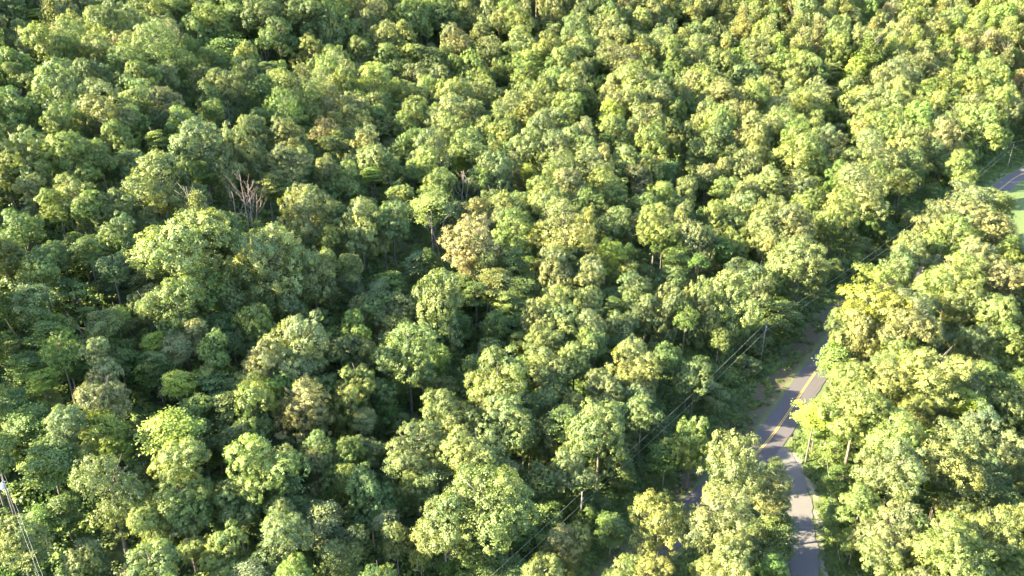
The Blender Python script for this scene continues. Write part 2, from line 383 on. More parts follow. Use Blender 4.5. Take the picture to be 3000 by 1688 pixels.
# ------------------------------------------------------------------ trees read off the photograph, by panel: x, y, width, height, colour, shape
K = 2.576
PAN = {(0, 0): """60 70 210 150 d r;390 100 260 200 o n;255 140 160 150 Y s;110 260 190 210 t f;650 110 170 200 y r;830 180 250 220 g r;1090 110 300 220 y r;1330 70 190 150 y r;1480 240 200 220 g r;1620 140 220 210 g r;1560 50 150 120 p r;1780 110 190 150 g r;1990 110 260 220 d r;2290 70 260 180 d r;550 250 230 220 g f;330 330 290 260 y r;1150 300 330 240 g f;730 340 230 170 p r;950 430 280 240 d f;1420 450 160 150 y l;1730 390 320 250 g s;2100 250 240 200 d r;2330 370 220 190 y r;2480 250 180 280 p r;120 500 240 270 y r;430 590 350 320 p t;1080 570 220 200 y r;1240 560 180 170 p r;700 560 240 200 d r;1520 570 150 140 p l;1690 620 250 230 p l;1870 560 150 170 p r;1960 690 200 200 g r;2180 630 320 290 y f;2510 680 210 150 t f;2500 820 190 180 p f;100 800 270 250 g r;770 800 330 300 p r;1060 710 230 190 p r;1260 750 230 170 t r;1600 830 130 120 Y r;1380 890 250 190 g r;480 900 260 220 g r;1000 900 220 230 y r;860 1010 240 230 y r;1520 1040 360 260 b r;1910 940 240 160 p r;2180 990 270 180 y r;2440 950 220 150 r f;2530 1040 180 190 y r;170 1120 330 230 y r;500 1130 330 250 y r;1000 1210 190 160 p r;1200 1340 400 320 p r;1850 1150 280 380 t t;1690 1310 180 250 p r;2200 1230 270 240 t r;2500 1320 210 280 p t;230 1400 190 150 p r;570 1410 280 140 p r;750 1180 240 200 g r;40 1000 160 200 y r;60 1330 200 180 y r""",
(1, 0): """190 150 170 130 p r;50 210 150 170 g r;370 150 130 110 y r;600 180 150 130 y r;520 60 240 120 d r;860 140 130 120 y r;860 250 200 120 t r;240 260 130 130 y r;750 60 200 120 d r;1190 140 150 140 p r;1330 150 190 160 y r;1060 210 160 160 p r;1110 350 180 150 p f;1500 150 70 130 t n;1350 290 190 140 p r;1600 220 120 100 p l;1570 320 220 130 y r;1800 120 150 130 p f;1950 160 150 100 p r;1840 300 180 120 p r;2050 230 220 150 p r;2250 140 180 140 y r;2360 60 160 120 p r;2450 160 110 170 y l;2390 290 210 140 p f;2530 60 120 120 y r;2060 370 220 120 o f;2180 440 230 140 o f;330 410 200 170 y r;490 390 180 160 y r;640 430 220 170 g r;780 400 130 110 y r;150 370 170 160 g r;960 520 210 190 y t;1180 510 110 120 y r;1290 520 120 110 y l;1430 430 220 140 y l;1680 450 260 230 y r;1380 600 200 130 y r;240 600 300 190 y r;540 580 220 160 p r;570 700 200 150 y l;850 640 240 120 y r;1190 720 150 130 p r;1280 790 200 200 t f;1420 790 200 180 y r;1700 640 230 140 o r;1940 640 170 190 g l;2240 570 290 170 y r;2480 540 180 160 y r;820 820 270 180 p r;540 820 240 160 y r;1720 780 220 190 y r;2030 830 180 130 Y r;2380 720 220 180 p r;280 840 180 110 y r;100 900 200 170 o r;350 930 160 110 y r;830 950 260 220 y r;1080 960 190 200 y r;980 1090 260 200 p r;1200 1020 230 240 y r;1620 1050 240 120 p r;1820 1090 240 160 p r;2060 950 230 170 y r;2290 880 230 190 p r;1520 1170 170 200 y t;2500 1010 180 200 y r;40 1130 150 200 o r;240 1180 270 200 p r;620 1190 240 160 y r;910 1220 160 240 Y n;1400 1270 120 90 Y s;1290 1260 150 170 o n;1160 1250 260 260 b t;1640 1230 230 200 p f;1900 1220 240 180 p r;2130 1190 230 170 p r;2350 1240 210 160 y r;2240 1330 190 170 p r;750 1340 220 150 g r;350 1270 200 180 g r;60 1350 220 230 g r;450 1430 200 90 y r;1720 1350 250 170 p r;1500 1390 240 160 y l;1990 1370 230 160 y r;2420 1410 210 110 y r;690 1430 220 80 y r""",
(2, 0): """100 210 150 110 p r;300 270 130 150 p f;450 180 170 220 o n;320 90 120 160 o n;560 80 130 110 p r;700 90 120 130 g r;560 340 260 150 p r;110 350 230 160 p r;830 190 190 130 y n;880 300 220 150 t n;1090 60 160 140 p n;1290 140 110 120 p r;1400 120 150 240 l r;1540 130 140 170 r n;1720 90 200 180 y r;1170 340 220 240 l r;1390 390 280 230 g n;1290 510 150 130 Y r;1140 530 120 100 t s;960 480 240 150 g r;720 460 200 140 y l;280 450 250 140 y r;460 540 220 150 p r;100 540 200 120 y r;300 690 240 190 p r;560 750 270 250 y r;780 720 190 210 p r;1040 660 190 130 p r;1430 600 130 130 p n;1250 650 150 140 p r;1700 530 250 190 p f;1850 270 170 170 o n;2040 230 170 150 l n;2270 330 190 120 o n;2430 430 140 150 t n;2540 460 80 130 t n;2550 580 90 120 r f;1980 520 140 190 o n;2180 130 200 150 y r;2420 110 190 160 l r;1420 760 240 160 p r;1870 750 320 250 l r;2200 660 300 240 y r;1530 920 270 180 y r;1150 930 100 180 o n;1800 910 250 230 l r;2270 960 440 300 y r;560 930 260 190 p r;790 900 230 160 g f;480 1240 210 180 p r;850 1110 470 240 y r;250 1010 220 170 g r;1190 1060 120 110 p r;1450 1080 330 170 t f;1300 1220 200 140 y r;1680 1200 210 150 p f;1850 1100 220 170 p r;1660 1340 220 160 y l;1350 1350 420 230 o f;2110 1240 230 210 y r;330 1380 200 130 y l;120 1130 190 170 g r;60 780 130 160 y r;620 1340 240 160 p r;2240 1440 240 100 p l;880 1350 230 150 p r;1040 1250 160 130 y r;180 1300 160 140 p r;1960 400 160 130 y r;2120 440 150 130 l r""",
(0, 1): """1470 130 300 220 y n;1390 420 760 520 o r;1330 830 380 330 g r;2010 540 520 600 p l;2360 650 300 470 p t;2310 120 330 400 t t;1740 820 180 260 p r;1930 1010 280 350 y t;2260 1170 460 460 t r;1660 1310 180 210 Y l;1330 1410 220 140 Y s;1560 1390 180 130 y r;800 1390 270 160 p r;240 800 240 220 p s;600 800 250 230 g s;90 500 200 230 p s;300 560 290 250 g r;620 440 260 230 g s;150 240 270 230 g r;700 90 260 190 g r;430 90 230 200 y r;1120 200 170 190 p l;380 1030 280 170 l s;800 1010 250 160 l s;1010 1020 230 150 g s;1150 1120 170 110 Y s;1330 1170 200 130 p s;1460 1060 230 160 p r;100 1170 160 150 l s;320 1410 190 110 Y s;650 1170 260 170 e s;900 1220 260 160 e s;1160 1300 260 170 e s;520 1280 240 180 e s;200 1300 220 170 e s;1700 240 200 160 d r;2450 520 190 180 p r;1080 850 190 180 g r;860 640 230 180 d s;900 300 250 200 d r;1540 700 260 230 g r;2470 330 170 150 y r;1650 1000 220 190 d s;2200 880 200 180 d r""",
(1, 1): """150 230 310 350 p r;380 190 260 240 b r;680 70 250 140 y s;870 140 170 190 p l;970 310 380 290 r l;1240 90 230 170 y r;1030 110 180 150 o r;1310 250 270 240 g r;1680 270 430 400 o f;1560 50 240 110 p r;2010 430 220 130 Y r;2060 210 210 200 p r;2190 240 190 170 p l;2370 210 300 200 y r;2280 60 170 110 y r;2500 60 150 130 p r;2500 470 170 330 p t;2450 920 270 470 p t;950 550 150 130 r f;1270 500 180 120 t f;1170 670 240 200 o s;1220 790 170 120 y s;740 850 430 540 p t;400 900 260 260 p r;170 840 210 200 p f;110 1010 230 210 l r;500 1150 430 280 g r;180 1210 210 210 y r;120 1380 300 160 y l;760 1420 180 90 y r;1640 600 250 300 p t;1880 590 250 200 p r;1600 800 250 180 y r;1470 930 240 230 p r;1660 930 250 200 p l;1850 790 230 190 p r;2170 590 160 160 y l;1890 970 260 180 t f;2110 1030 220 280 b r;1880 1100 200 140 y r;1340 1160 130 200 y s;1200 1360 440 270 y r;1560 1340 290 290 p r;1760 1230 250 260 p r;1960 1410 250 160 p r;2210 1320 300 310 y r;2220 1150 170 90 b f;2440 1260 190 200 d r;2210 700 250 190 d r;1180 1010 220 160 e s;900 1000 180 200 e s;1380 700 220 180 d s;590 520 200 160 d s;340 680 230 170 l s;1130 1180 200 190 g s;2300 880 190 170 b r;60 680 200 150 d s;1560 1090 260 160 g r;1320 420 200 150 d s""",
(2, 1): """90 420 280 380 p r;240 190 200 220 y r;430 120 230 210 p r;630 270 240 220 t r;850 210 290 240 p r;900 70 220 130 y r;1060 290 200 190 p r;1370 130 290 240 p r;1590 100 190 180 y r;1400 280 230 160 y r;900 530 420 430 p r;1180 470 230 290 b r;1560 260 200 170 g r;340 820 350 420 o t;90 990 250 550 p t;560 750 230 350 b r;400 600 200 170 b r;90 1380 220 200 b r;1460 730 480 250 Y r;1680 620 130 110 b s;1190 870 150 130 t s;1080 950 260 240 g r;1330 1050 330 380 o r;1700 930 430 320 p r;1040 1240 230 340 l s;1260 1370 280 220 y r;1620 1160 260 180 y l;1880 1310 440 280 y r;1560 1350 320 200 y r;2150 110 450 260 p r;2410 90 170 150 y r;2040 300 330 270 y r;2370 280 250 190 t f;2200 460 290 230 p r;2030 590 350 240 y r;2440 440 200 180 y r;2400 640 330 250 t r;1900 800 150 170 l s;2090 850 290 290 y r;2370 900 330 280 y r;2220 1140 270 320 p l;2450 1120 250 250 y r;2350 1420 300 200 g r;2550 1330 120 200 p r;1970 1130 220 180 d s;1730 760 90 110 d s;700 650 200 220 g r;740 890 230 200 d s""",
(0, 2): """780 100 330 210 t r;470 290 310 260 b r;780 310 260 250 Y s;1290 330 390 290 Y s;1020 350 180 130 l s;860 460 190 130 Y r;1470 170 230 200 l r;1600 360 130 110 l s;220 260 270 190 e s;380 570 330 270 l s;640 510 130 100 y s;820 770 500 600 b f;1370 560 430 220 y r;1350 830 390 280 y r;1110 1020 300 270 y r;1400 1030 240 190 p l;1450 1230 190 170 y r;1710 1280 290 310 y r;1780 870 330 250 g r;1880 200 360 400 y t;2290 160 370 360 t r;1970 570 520 390 y r;2410 640 230 260 t r;2520 760 190 280 y r;2110 1160 420 350 b r;2450 1100 300 420 b s;110 1110 330 340 p r;650 1290 240 200 g r;1120 1320 320 260 p r;980 1420 200 110 p r;480 950 240 230 g s;120 130 230 160 e s;1240 1080 200 150 g s;1960 1000 230 180 d s;1650 480 200 180 e s;2330 960 220 180 d s;300 1010 180 170 l s;1900 1400 250 180 b s;230 1300 200 170 y s;560 1400 240 150 g s""",
(1, 2): """60 130 270 330 y r;310 60 200 180 d r;90 490 230 190 g r;240 490 190 150 p r;560 450 420 330 p r;1000 480 430 300 y r;600 760 260 260 y l;1060 800 640 400 g r;100 730 280 340 y f;770 1090 450 410 y r;410 1190 200 350 t r;600 1300 150 160 y r;70 1180 210 250 b r;330 1000 170 150 t s;1230 210 360 280 p r;810 190 340 300 g r;1480 150 110 200 l s;1420 430 150 150 y r;1560 390 200 250 p r;1950 320 460 480 p r;1740 170 190 200 y r;1750 640 280 280 b r;2270 210 250 230 b r;1540 1020 270 290 l s;1290 1090 290 240 e s;1100 1310 290 230 e s;1680 1170 270 240 t r;1920 1270 260 290 y r;1480 1410 200 140 y r;1710 1400 280 180 y r;2110 1400 230 150 y r;2240 970 430 500 y l;2350 1370 280 170 y l;1970 930 120 160 g s;1835 1010 190 230 e r;1740 940 150 200 e r;2120 620 190 200 e s;2450 530 240 200 l s;2060 1080 200 200 g s;1500 700 250 220 d r;1180 640 260 190 t r;1920 600 180 190 e s;1380 900 200 170 d s;870 1350 230 190 e s;1300 1400 240 160 d s;440 300 180 190 e s;2010 70 230 200 p r;2240 80 220 170 b r""",
(2, 2): """110 430 290 360 y l;390 600 540 560 o l;230 1020 450 430 o r;340 1320 420 320 o r;650 760 330 260 o l;730 1180 270 400 g s;740 1020 130 180 p s;130 1410 140 140 y r;690 610 180 110 d s;1000 180 230 160 Y s;1010 310 170 140 l s;1320 110 470 270 y r;1160 480 200 210 l s;1250 330 170 200 e s;1800 160 210 180 y r;1560 350 420 360 y r;1580 680 450 430 p r;2000 600 470 480 y r;2170 80 230 110 Y s;2460 120 250 280 p r;2240 330 300 280 b r;2430 500 290 290 p r;2330 690 220 200 b r;2300 850 170 150 y s;1340 880 290 240 g r;1550 1080 330 340 p r;2070 920 260 180 y l;1950 1120 430 330 y r;2350 1050 430 340 y r;2090 1330 450 280 y r;2450 1340 290 290 y r;1500 1280 250 230 p l;1770 1430 210 110 p r;1200 700 200 190 e s;1180 1000 190 200 e s;1300 1160 190 180 g s;2060 800 180 150 d s"""}
SHAPE = {'r': 'round', 't': 'tall', 'l': 'lobed', 'f': 'fine', 'n': 'pine', 's': 'spray'}

def march(px, py, zc):
    d = ray(px, py); t = np.arange(90, 1300, 1.0); x, y, z = d[0]*t, d[1]*t, CAMH+d[2]*t
    g = H(x, y)+zc; k = np.nonzero(z <= g)[0]
    if len(k) == 0: return None
    k = k[0]
    return x[k], y[k], t[k]
trees = []          # dict: x,y ground, zc crown centre, rx, rz, style, colour, px, py (full-photo pixels), pw
for (ci, ri), txt in PAN.items():
    for s in txt.split(';'):
        a = s.split(); x, y, w_, h_ = map(float, a[:4]); px, py = x/K+1000*ci, y/K+563*ri; pw, ph_ = w_/K*1.06, h_/K
        under = a[4] in 'e' or (a[5] == 's' and a[4] in 'eldg')
        dep = 200.0; T = 20
        for it in range(6):
            rx = pw/2*dep/FPX
            rx = min(rx, 9.5)
            down = math.asin(min(.95, -ray(px, py)[2]/np.linalg.norm(ray(px, py))))
            hm = ph_/2*dep/FPX
            rz = math.sqrt(max(.2, hm*hm-(rx*math.sin(down))**2))/math.cos(down)
            lo, hi = {'r': (.8, 1.25), 't': (1.15, 1.9), 'l': (.75, 1.25), 'f': (.8, 1.2), 'n': (1.3, 2.2), 's': (.65, 1.0)}[a[5]]
            rz = min(max(rz, rx*lo), rx*hi)
            T = min(25, 7+2.5*rx) if not under else min(17, 4+2.0*rx)
            T = max(T, rz*2+1.5)
            app = math.sqrt((rz*math.cos(down))**2+(rx*math.sin(down))**2)*FPX/dep
            pyc = py-ph_/2+app
            r_ = march(px, pyc, T-rz)
            if r_ is None: break
            dep = .5*dep+.5*r_[2] if it < 4 else r_[2]
        if r_ is None: continue
        gx, gy = r_[0], r_[1]
        prr, s_ = pdist(np.array([gx]), np.array([gy]), ROAD); pdd, _ = pdist(np.array([gx]), np.array([gy]), DRIVE)
        trees.append(dict(x=gx, y=gy, T=T, rx=rx, rz=rz, st=SHAPE[a[5]], c=a[4], px=px, py=pyc, pw=2*rx*FPX/dep, ph=2*app, dep=dep, dig=True, pr=prr[0], pd=pdd[0]))
for t in trees:
    big = t['pw'] > 165
    t['rx'] *= 1.08 if big else 1.17; t['rz'] = max(t['rz'], min(t['rz']*(1.18 if big else 1.35), (t['T']-1.0)/2))
# nothing grows on the carriageway: slide such trees off it
for t in trees:
    if t['px'] > 2370 and 600 < t['py']:
        q_, s_ = pdist(np.array([t['x']]), np.array([t['y']]), ROAD); lim = 3.9+t['rx']*.08
        if s_[0] > 0 or q_[0] < lim:
            k = int(np.argmin(np.hypot(ROAD[:, 0]-t['x'], ROAD[:, 1]-t['y']))); k = min(max(k, 1), len(ROAD)-2); d_ = ROAD[k+1]-ROAD[k-1]; d_ /= np.linalg.norm(d_)
            t['x'], t['y'] = ROAD[k, 0]+d_[1]*lim, ROAD[k, 1]-d_[0]*lim
    for P, lim in ((ROAD, 4.6), (DRIVE, 3.4)):
        dd = np.hypot(P[:, 0]-t['x'], P[:, 1]-t['y']); k = int(np.argmin(dd))
        if dd[k] < lim:
            v = np.array([t['x'], t['y']])-P[k]; v = v/(np.linalg.norm(v)+1e-6); t['x'], t['y'] = (P[k]+v*lim)[:2]
# the forest between and beyond them
cell = {}
def addc(t): cell.setdefault((int(t['x']//12), int(t['y']//12)), []).append(t)
for t in trees: addc(t)
def near(x, y, rx, f):
    for i in (-1, 0, 1):
        for j in (-1, 0, 1):
            for t in cell.get((int(x//12)+i, int(y//12)+j), []):
                if (t['x']-x)**2+(t['y']-y)**2 < (f*(t['rx']+rx))**2: return True
    return False
BX = np.array([[t['px'], t['py'], t['pw']/2, t['ph']/2, t['dep']] for t in trees if t['dig']])
auto = []
rr = random.Random(3)
cands = [(rr.uniform(-560, 620), rr.uniform(70, 900)) for _ in range(26000)]
cols_left = 'ggypptbd'; cols_mid = 'ppyyyptg'; cols_right = 'yyylpoto'
CX = np.array(cands); CH = H(CX[:, 0], CX[:, 1])
PRA, SGA = pdist(CX[:, 0], CX[:, 1], ROAD); PDA, _ = pdist(CX[:, 0], CX[:, 1], DRIVE)
for (x, y), hg, pr_, sg_, pd_ in zip(cands, CH, PRA, SGA, PDA):
    rx = min(8.5, max(3.6, rr.gauss(6.0 if y < 330 else 6.6, 1.2))); T = min(25, 8+2.4*rx)+rr.uniform(-1.5, 2)
    px, py, dep = proj(x, y, hg+T-rx)
    if px < -420 or px > 3420 or py < -110 or py > 2250: continue
    if pr_ < (15 if sg_ > 0 else 8)+rx*.5 or pd_ < 5+rx: continue
    if x > .63*y and 225 < y < 330 and sg_ < 0: continue
    if (x+64)**2+(y-84)**2 < 420: continue
    if px < 20 and py > 1000: continue
    if near(x, y, rx, .52): continue
    hw = rx*FPX/dep
    nr = BX[:, 4] > dep-4
    ox = np.clip(np.minimum(px+hw, BX[:, 0]+BX[:, 2])-np.maximum(px-hw, BX[:, 0]-BX[:, 2]), 0, None)
    oy = np.clip(np.minimum(py+hw, BX[:, 1]+BX[:, 3])-np.maximum(py-hw, BX[:, 1]-BX[:, 3]), 0, None)
    ov = np.where(nr, ox*oy/(4*BX[:, 2]*BX[:, 3]), 0)
    if ov.max() > (.2 if dep < 220 else .35 if dep < 300 else .5): continue
    fr = px/3000
    cs = cols_left if fr < .3 else cols_mid if fr < .7 else cols_right
    st = rr.choice(['round', 'round', 'round', 'lobed', 'fine', 'tall'])
    if px > 2100 and py < 260 and rr.random() < .4: st = 'pine'
    t = dict(x=x, y=y, T=T, rx=rx, rz=rx*(1.6 if st == 'pine' else 1.5 if st == 'tall' else 1.2), st=st, c=rr.choice(cs), px=px, py=py, pw=2*hw, ph=2*hw, dep=dep, dig=False)
    auto.append(t); addc(t)
ZON = [(2290, 1320, 2425, 1700), (2410, 1430, 2470, 1700), (1940, 1455, 2040, 1575), (2905, 470, 3010, 560), (2935, 400, 2985, 500), (2655, 715, 2735, 795), (2965, 560, 3010, 680), (2225, 1060, 2400, 1330), (680, 500, 790, 668), (1320, 490, 1400, 600), (1262, 635, 1330, 765), (512, 425, 625, 492), (600, 145, 650, 200), (225, 890, 300, 990), (645, 945, 700, 1030), (2608, 1560, 2675, 1632), (60, 910, 125, 1050), (765, 135, 860, 190), (1200, 1540, 1240, 1605)]
def inzone(px, py, hw, hh): return any(px+hw*.85 > a and px-hw*.85 < c and py+hh > b and py-hh*.9 < d for a, b, c, d in ZON)
auto[:] = [t for t in auto if not inzone(t['px'], t['py'], t['pw']/2, t['ph']/2)]
ucell = {}
for (x, y), hg, pr_, sg_, pd_ in list(zip(cands, CH, PRA, SGA, PDA))[::-1][:22000]:
    rx = rr.uniform(2.2, 4.2); px, py, dep = proj(x, y, hg+7)
    if px < -150 or px > 3150 or py < -20 or py > 1950 or dep > 430: continue
    if pr_ < (8.5 if sg_ > 0 else 6)+rx or pd_ < 4+rx or (x > .63*y and 225 < y < 330 and sg_ < 0) or (x+64)**2+(y-84)**2 < 300: continue
    if px < -60 and py > 1000: continue
    key = (int(x//6), int(y//6))
    if any((a-x)**2+(b-y)**2 < 15 for i in (-1, 0, 1) for j in (-1, 0, 1) for a, b in ucell.get((key[0]+i, key[1]+j), [])): continue
    hw = rx*FPX/dep
    if inzone(px, py, hw, hw*.3) and rr.random() < .8: continue
    T = 0
    if dep < 260:
        nr = BX[:, 4] > dep+2; hh_ = hw*.9
        ox = np.clip(np.minimum(px+hw, BX[:, 0]+BX[:, 2]*.85)-np.maximum(px-hw, BX[:, 0]-BX[:, 2]*.85), 0, None)
        oy = np.clip(np.minimum(py+hh_, BX[:, 1]+BX[:, 3]*.5)-np.maximum(py-hh_, BX[:, 1]-BX[:, 3]), 0, None)
        if np.where(nr, ox*oy/(4*BX[:, 2]*BX[:, 3]), 0).max() > .3: continue
    ucell.setdefault(key, []).append((x, y)); T = (rr.uniform(7, 12) if rr.random() < .5 else rr.uniform(12, 17)) if pr_ > 16 else rr.uniform(4.5, 8)
    auto.append(dict(x=x, y=y, T=T, rx=rx, rz=min(rx*rr.uniform(.8, 1.1), T/2.1), st=rr.choice(['spray', 'round', 'round', 'fine']), c=rr.choice('eeddggbpyl'), px=px, py=py, pw=hw*.6, ph=2*hw, dep=dep, dig=False))
print('digitised', len(trees), 'auto', len(auto))
inview = [t for t in trees+auto if -t['pw']*.3 < t['px'] < 3000+t['pw']*.3 and -t['ph']*.3 < t['py'] < 1688+t['ph']*.3]
PR = [t for t in inview if t['st'] == 'pine']
BR = [t for t in inview if t['st'] != 'pine']
BR.sort(key=lambda t: -t['pw']*(1.0 if t['dig'] else .55))
indiv = BR[:300] + [t for t in PR if t['dig']]
ids = set(id(t) for t in indiv)
rest = [t for t in trees+auto if id(t) not in ids]

# ------------------------------------------------------------------ labels: which tree is which, told from landmarks in the picture
LM = [(725, 590, 'the tall bare twin snags'), (1355, 540, 'the forked dead tree'), (1375, 690, 'the rusty pink-brown tree'), (1650, 665, 'the round olive-tan tree'),
      (540, 720, 'the large yellow-topped tree'), (645, 1070, 'the yellow sapling by the mossy stub'), (303, 1246, 'the bright yellow tree at lower left'), (318, 1425, 'the big blue-green tree'),
      (2232, 1005, 'the pole by the reddish bank'), (2632, 730, 'the tall pole before the road bend'), (2960, 450, 'the pole at the far road'), (2300, 1320, 'the driveway mouth'),
      (2566, 845, 'the lime-yellow roadside tree'), (2598, 50, 'the reddish dead pine'), (950, 365, 'the rust-patched crown'), (815, 158, 'the small rust-red tree'),
      (621, 322, 'the small lime crown'), (2500, 198, 'the round lime crown'), (258, 950, 'the leaning bare trunks'), (8, 1425, 'the transformer pole'), (1706, 1460, 'the short pole under the wires'),
      (2140, 1450, 'the tall tan tree beside the driveway'), (1598, 1522, 'the leafy bright tree under the wires'), (2892, 1458, 'the small crown on a white stem'), (1583, 58, 'the tan conifer spire'),
      (0, 0, "the photo's top left corner"), (1000, 0, "a spot one third along the top edge"), (2050, 0, "a spot two thirds along the top edge"), (3000, 0, "the photo's top right corner"), (3000, 860, "the middle of the right edge"),
      (0, 760, "the middle of the left edge"), (3000, 1688, "the photo's bottom right corner"), (1000, 1688, "a spot one third along the bottom edge"), (2002, 170, 'the pine group at top right'),
      (1930, 405, 'the little red twigs'), (1285, 690, 'the thin bare tree'), (1540, 485, 'the small yellow round crown'), (1170, 1215, 'the dark gap below centre'), (2350, 540, 'the wide olive crown near the road')]
LM = [l for l in LM if l[2] not in ('the pine group at top right', 'the dark gap below centre', 'the wide olive crown near the road', 'the small yellow round crown')]
SEC = ['right of', 'below right of', 'below', 'below left of', 'left of', 'above left of', 'above', 'above right of']
ORD = ['nearest', 'second', 'third', 'fourth', 'fifth', 'sixth', 'seventh', 'eighth', 'ninth', 'tenth', 'eleventh', 'twelfth', 'thirteenth', 'fourteenth', 'fifteenth']
SPECIAL = {(0, 1, 1390): 'large broad tree with a yellowing top among darker green crowns', (1, 1, 970): 'rusty pink-brown oak crown below the forked dead tree',
           (1, 1, 1680): 'round olive-tan fine-leaved tree right of the rusty pink-brown one', (0, 2, 820): 'big blue-green egg-shaped tree in the lower left of the wood',
           (0, 2, 780.31): 'bright yellow small tree up and left of the big blue-green one', (2, 1, 1460): 'lime-yellow spreading tree at the roadside bend, nearest the wires',
           (2, 0, 1540): 'reddish dead pine in the green wood near the top right corner', (0, 0, 1600): 'small round lime-yellow crown in dark green wood at upper left',
           (2, 0, 1290): 'small round lime crown among pines at upper right', (2, 2, 390): 'tall tan-yellow tree between the road and the gravel driveway',
           (1, 2, 1540): 'fresh green large-leaved tree beneath the two power wires', (2, 2, 2300): 'small yellow-green crown held up on a white stem',
           (1, 0, 1500): 'narrow tan conifer spire near the middle of the top edge', (0, 0, 2440): 'rust-patched fine-leaved crown left of the forked dead tree'}
spx = {}
for (ci, ri, x), lab in SPECIAL.items():
    best = min((t for t in trees if abs(t['px']-(int(x)/K+1000*ci)) < 1.5 and 563*ri-20 < t['py'] < 563*ri+620), key=lambda t: abs(t['py']-(563*ri+(310/K if x == 780.31 else 0))) if x == 780.31 else 0 if (t['c'] in 'orYbyltp') else 1, default=None)
    if best is not None and id(best) in ids: spx[id(best)] = lab
groups = {}
for t in indiv:
    k = min(range(len(LM)), key=lambda i: (LM[i][0]-t['px'])**2+(LM[i][1]-t['py'])**2)
    a = math.atan2(t['py']-LM[k][1], t['px']-LM[k][0]); s = int(round(a/(math.pi/4))) % 8
    groups.setdefault((k, s), []).append(t)
labels = {}
for (k, s), L in groups.items():
    L.sort(key=lambda t: math.hypot(LM[k][0]-t['px'], LM[k][1]-t['py']))
    L2 = [t for t in L if id(t) not in spx]
    for i, t in enumerate(L2):
        sh = {'round': 'round', 'tall': 'tall', 'lobed': 'ragged', 'fine': 'fine-leaved', 'pine': 'layered', 'spray': 'open'}[t['st']]
        noun = 'pine' if t['st'] == 'pine' else 'tree'
        lmn = LM[k][2]
        labels[id(t)] = f"{CNAME[t['c']]} {sh} {noun}, {ORD[i] if len(L2) > 1 else 'the one'} {SEC[s]} {lmn}"
    for t in L2:
        if len(labels[id(t)].split()) > 16: labels[id(t)] = ' '.join(w_ for w_ in labels[id(t)].split() if w_ not in ('round', 'tall', 'ragged', 'open', 'fine-leaved', 'layered') or w_ == 'round' and False)
labels.update(spx)
for v_ in labels.values():
    if len(v_.split()) > 16: print('LONG', v_)

# ------------------------------------------------------------------ build the individual trees
def jcol(c, r, amt=.12):
    b = TINT[c]; k = r.uniform(1-amt, 1+amt); return tuple(max(.01, q*k*r.uniform(.93, 1.07)) for q in b)
jr = random.Random(11)
VAR = {}
CATN = {'pine': ('pine_tree', 'pine tree'), 'spray': ('understorey_tree', 'tree')}
for t in indiv:
    nm, cat = CATN.get(t['st'], ('broadleaf_tree', 'tree'))
    g = h1(t['x'], t['y'])
    root = bpy.data.objects.new(nm, None); C.objects.link(root); root.location = (t['x'], t['y'], g); root.empty_display_size = 1
    tag(root, labels[id(t)], cat, 'pines of the wood' if cat == 'pine tree' else 'trees of the broadleaf wood')
    L = CROWNS[t['st']]; me = L[jr.randrange(len(L))]
    cr = bpy.data.objects.new('crown', me); C.objects.link(cr); cr.parent = root
    cr.location = (0, 0, t['T']-t['rz']); cr.scale = (t['rx']/5, t['rx']/5*jr.uniform(.85, 1.15), t['rz']/5)
    cr.rotation_euler = (jr.uniform(-.16, .16), jr.uniform(-.16, .16), jr.uniform(0, 6.28)); cr.color = jcol(t['c'], jr)+(1,)
    tk = bpy.data.objects.new('trunk', TRUNKS[jr.randrange(5)]); C.objects.link(tk); tk.parent = root
    zc = t['T']-t['rz']*(0 if t['st'] == 'pine' else .6); s_ = max(.5, t['rx']/5); tk.scale = (s_, s_, max(.3, zc/10)); tk.rotation_euler = (0, 0, jr.uniform(0, 6.28))
    VAR.setdefault(me.name, cr)

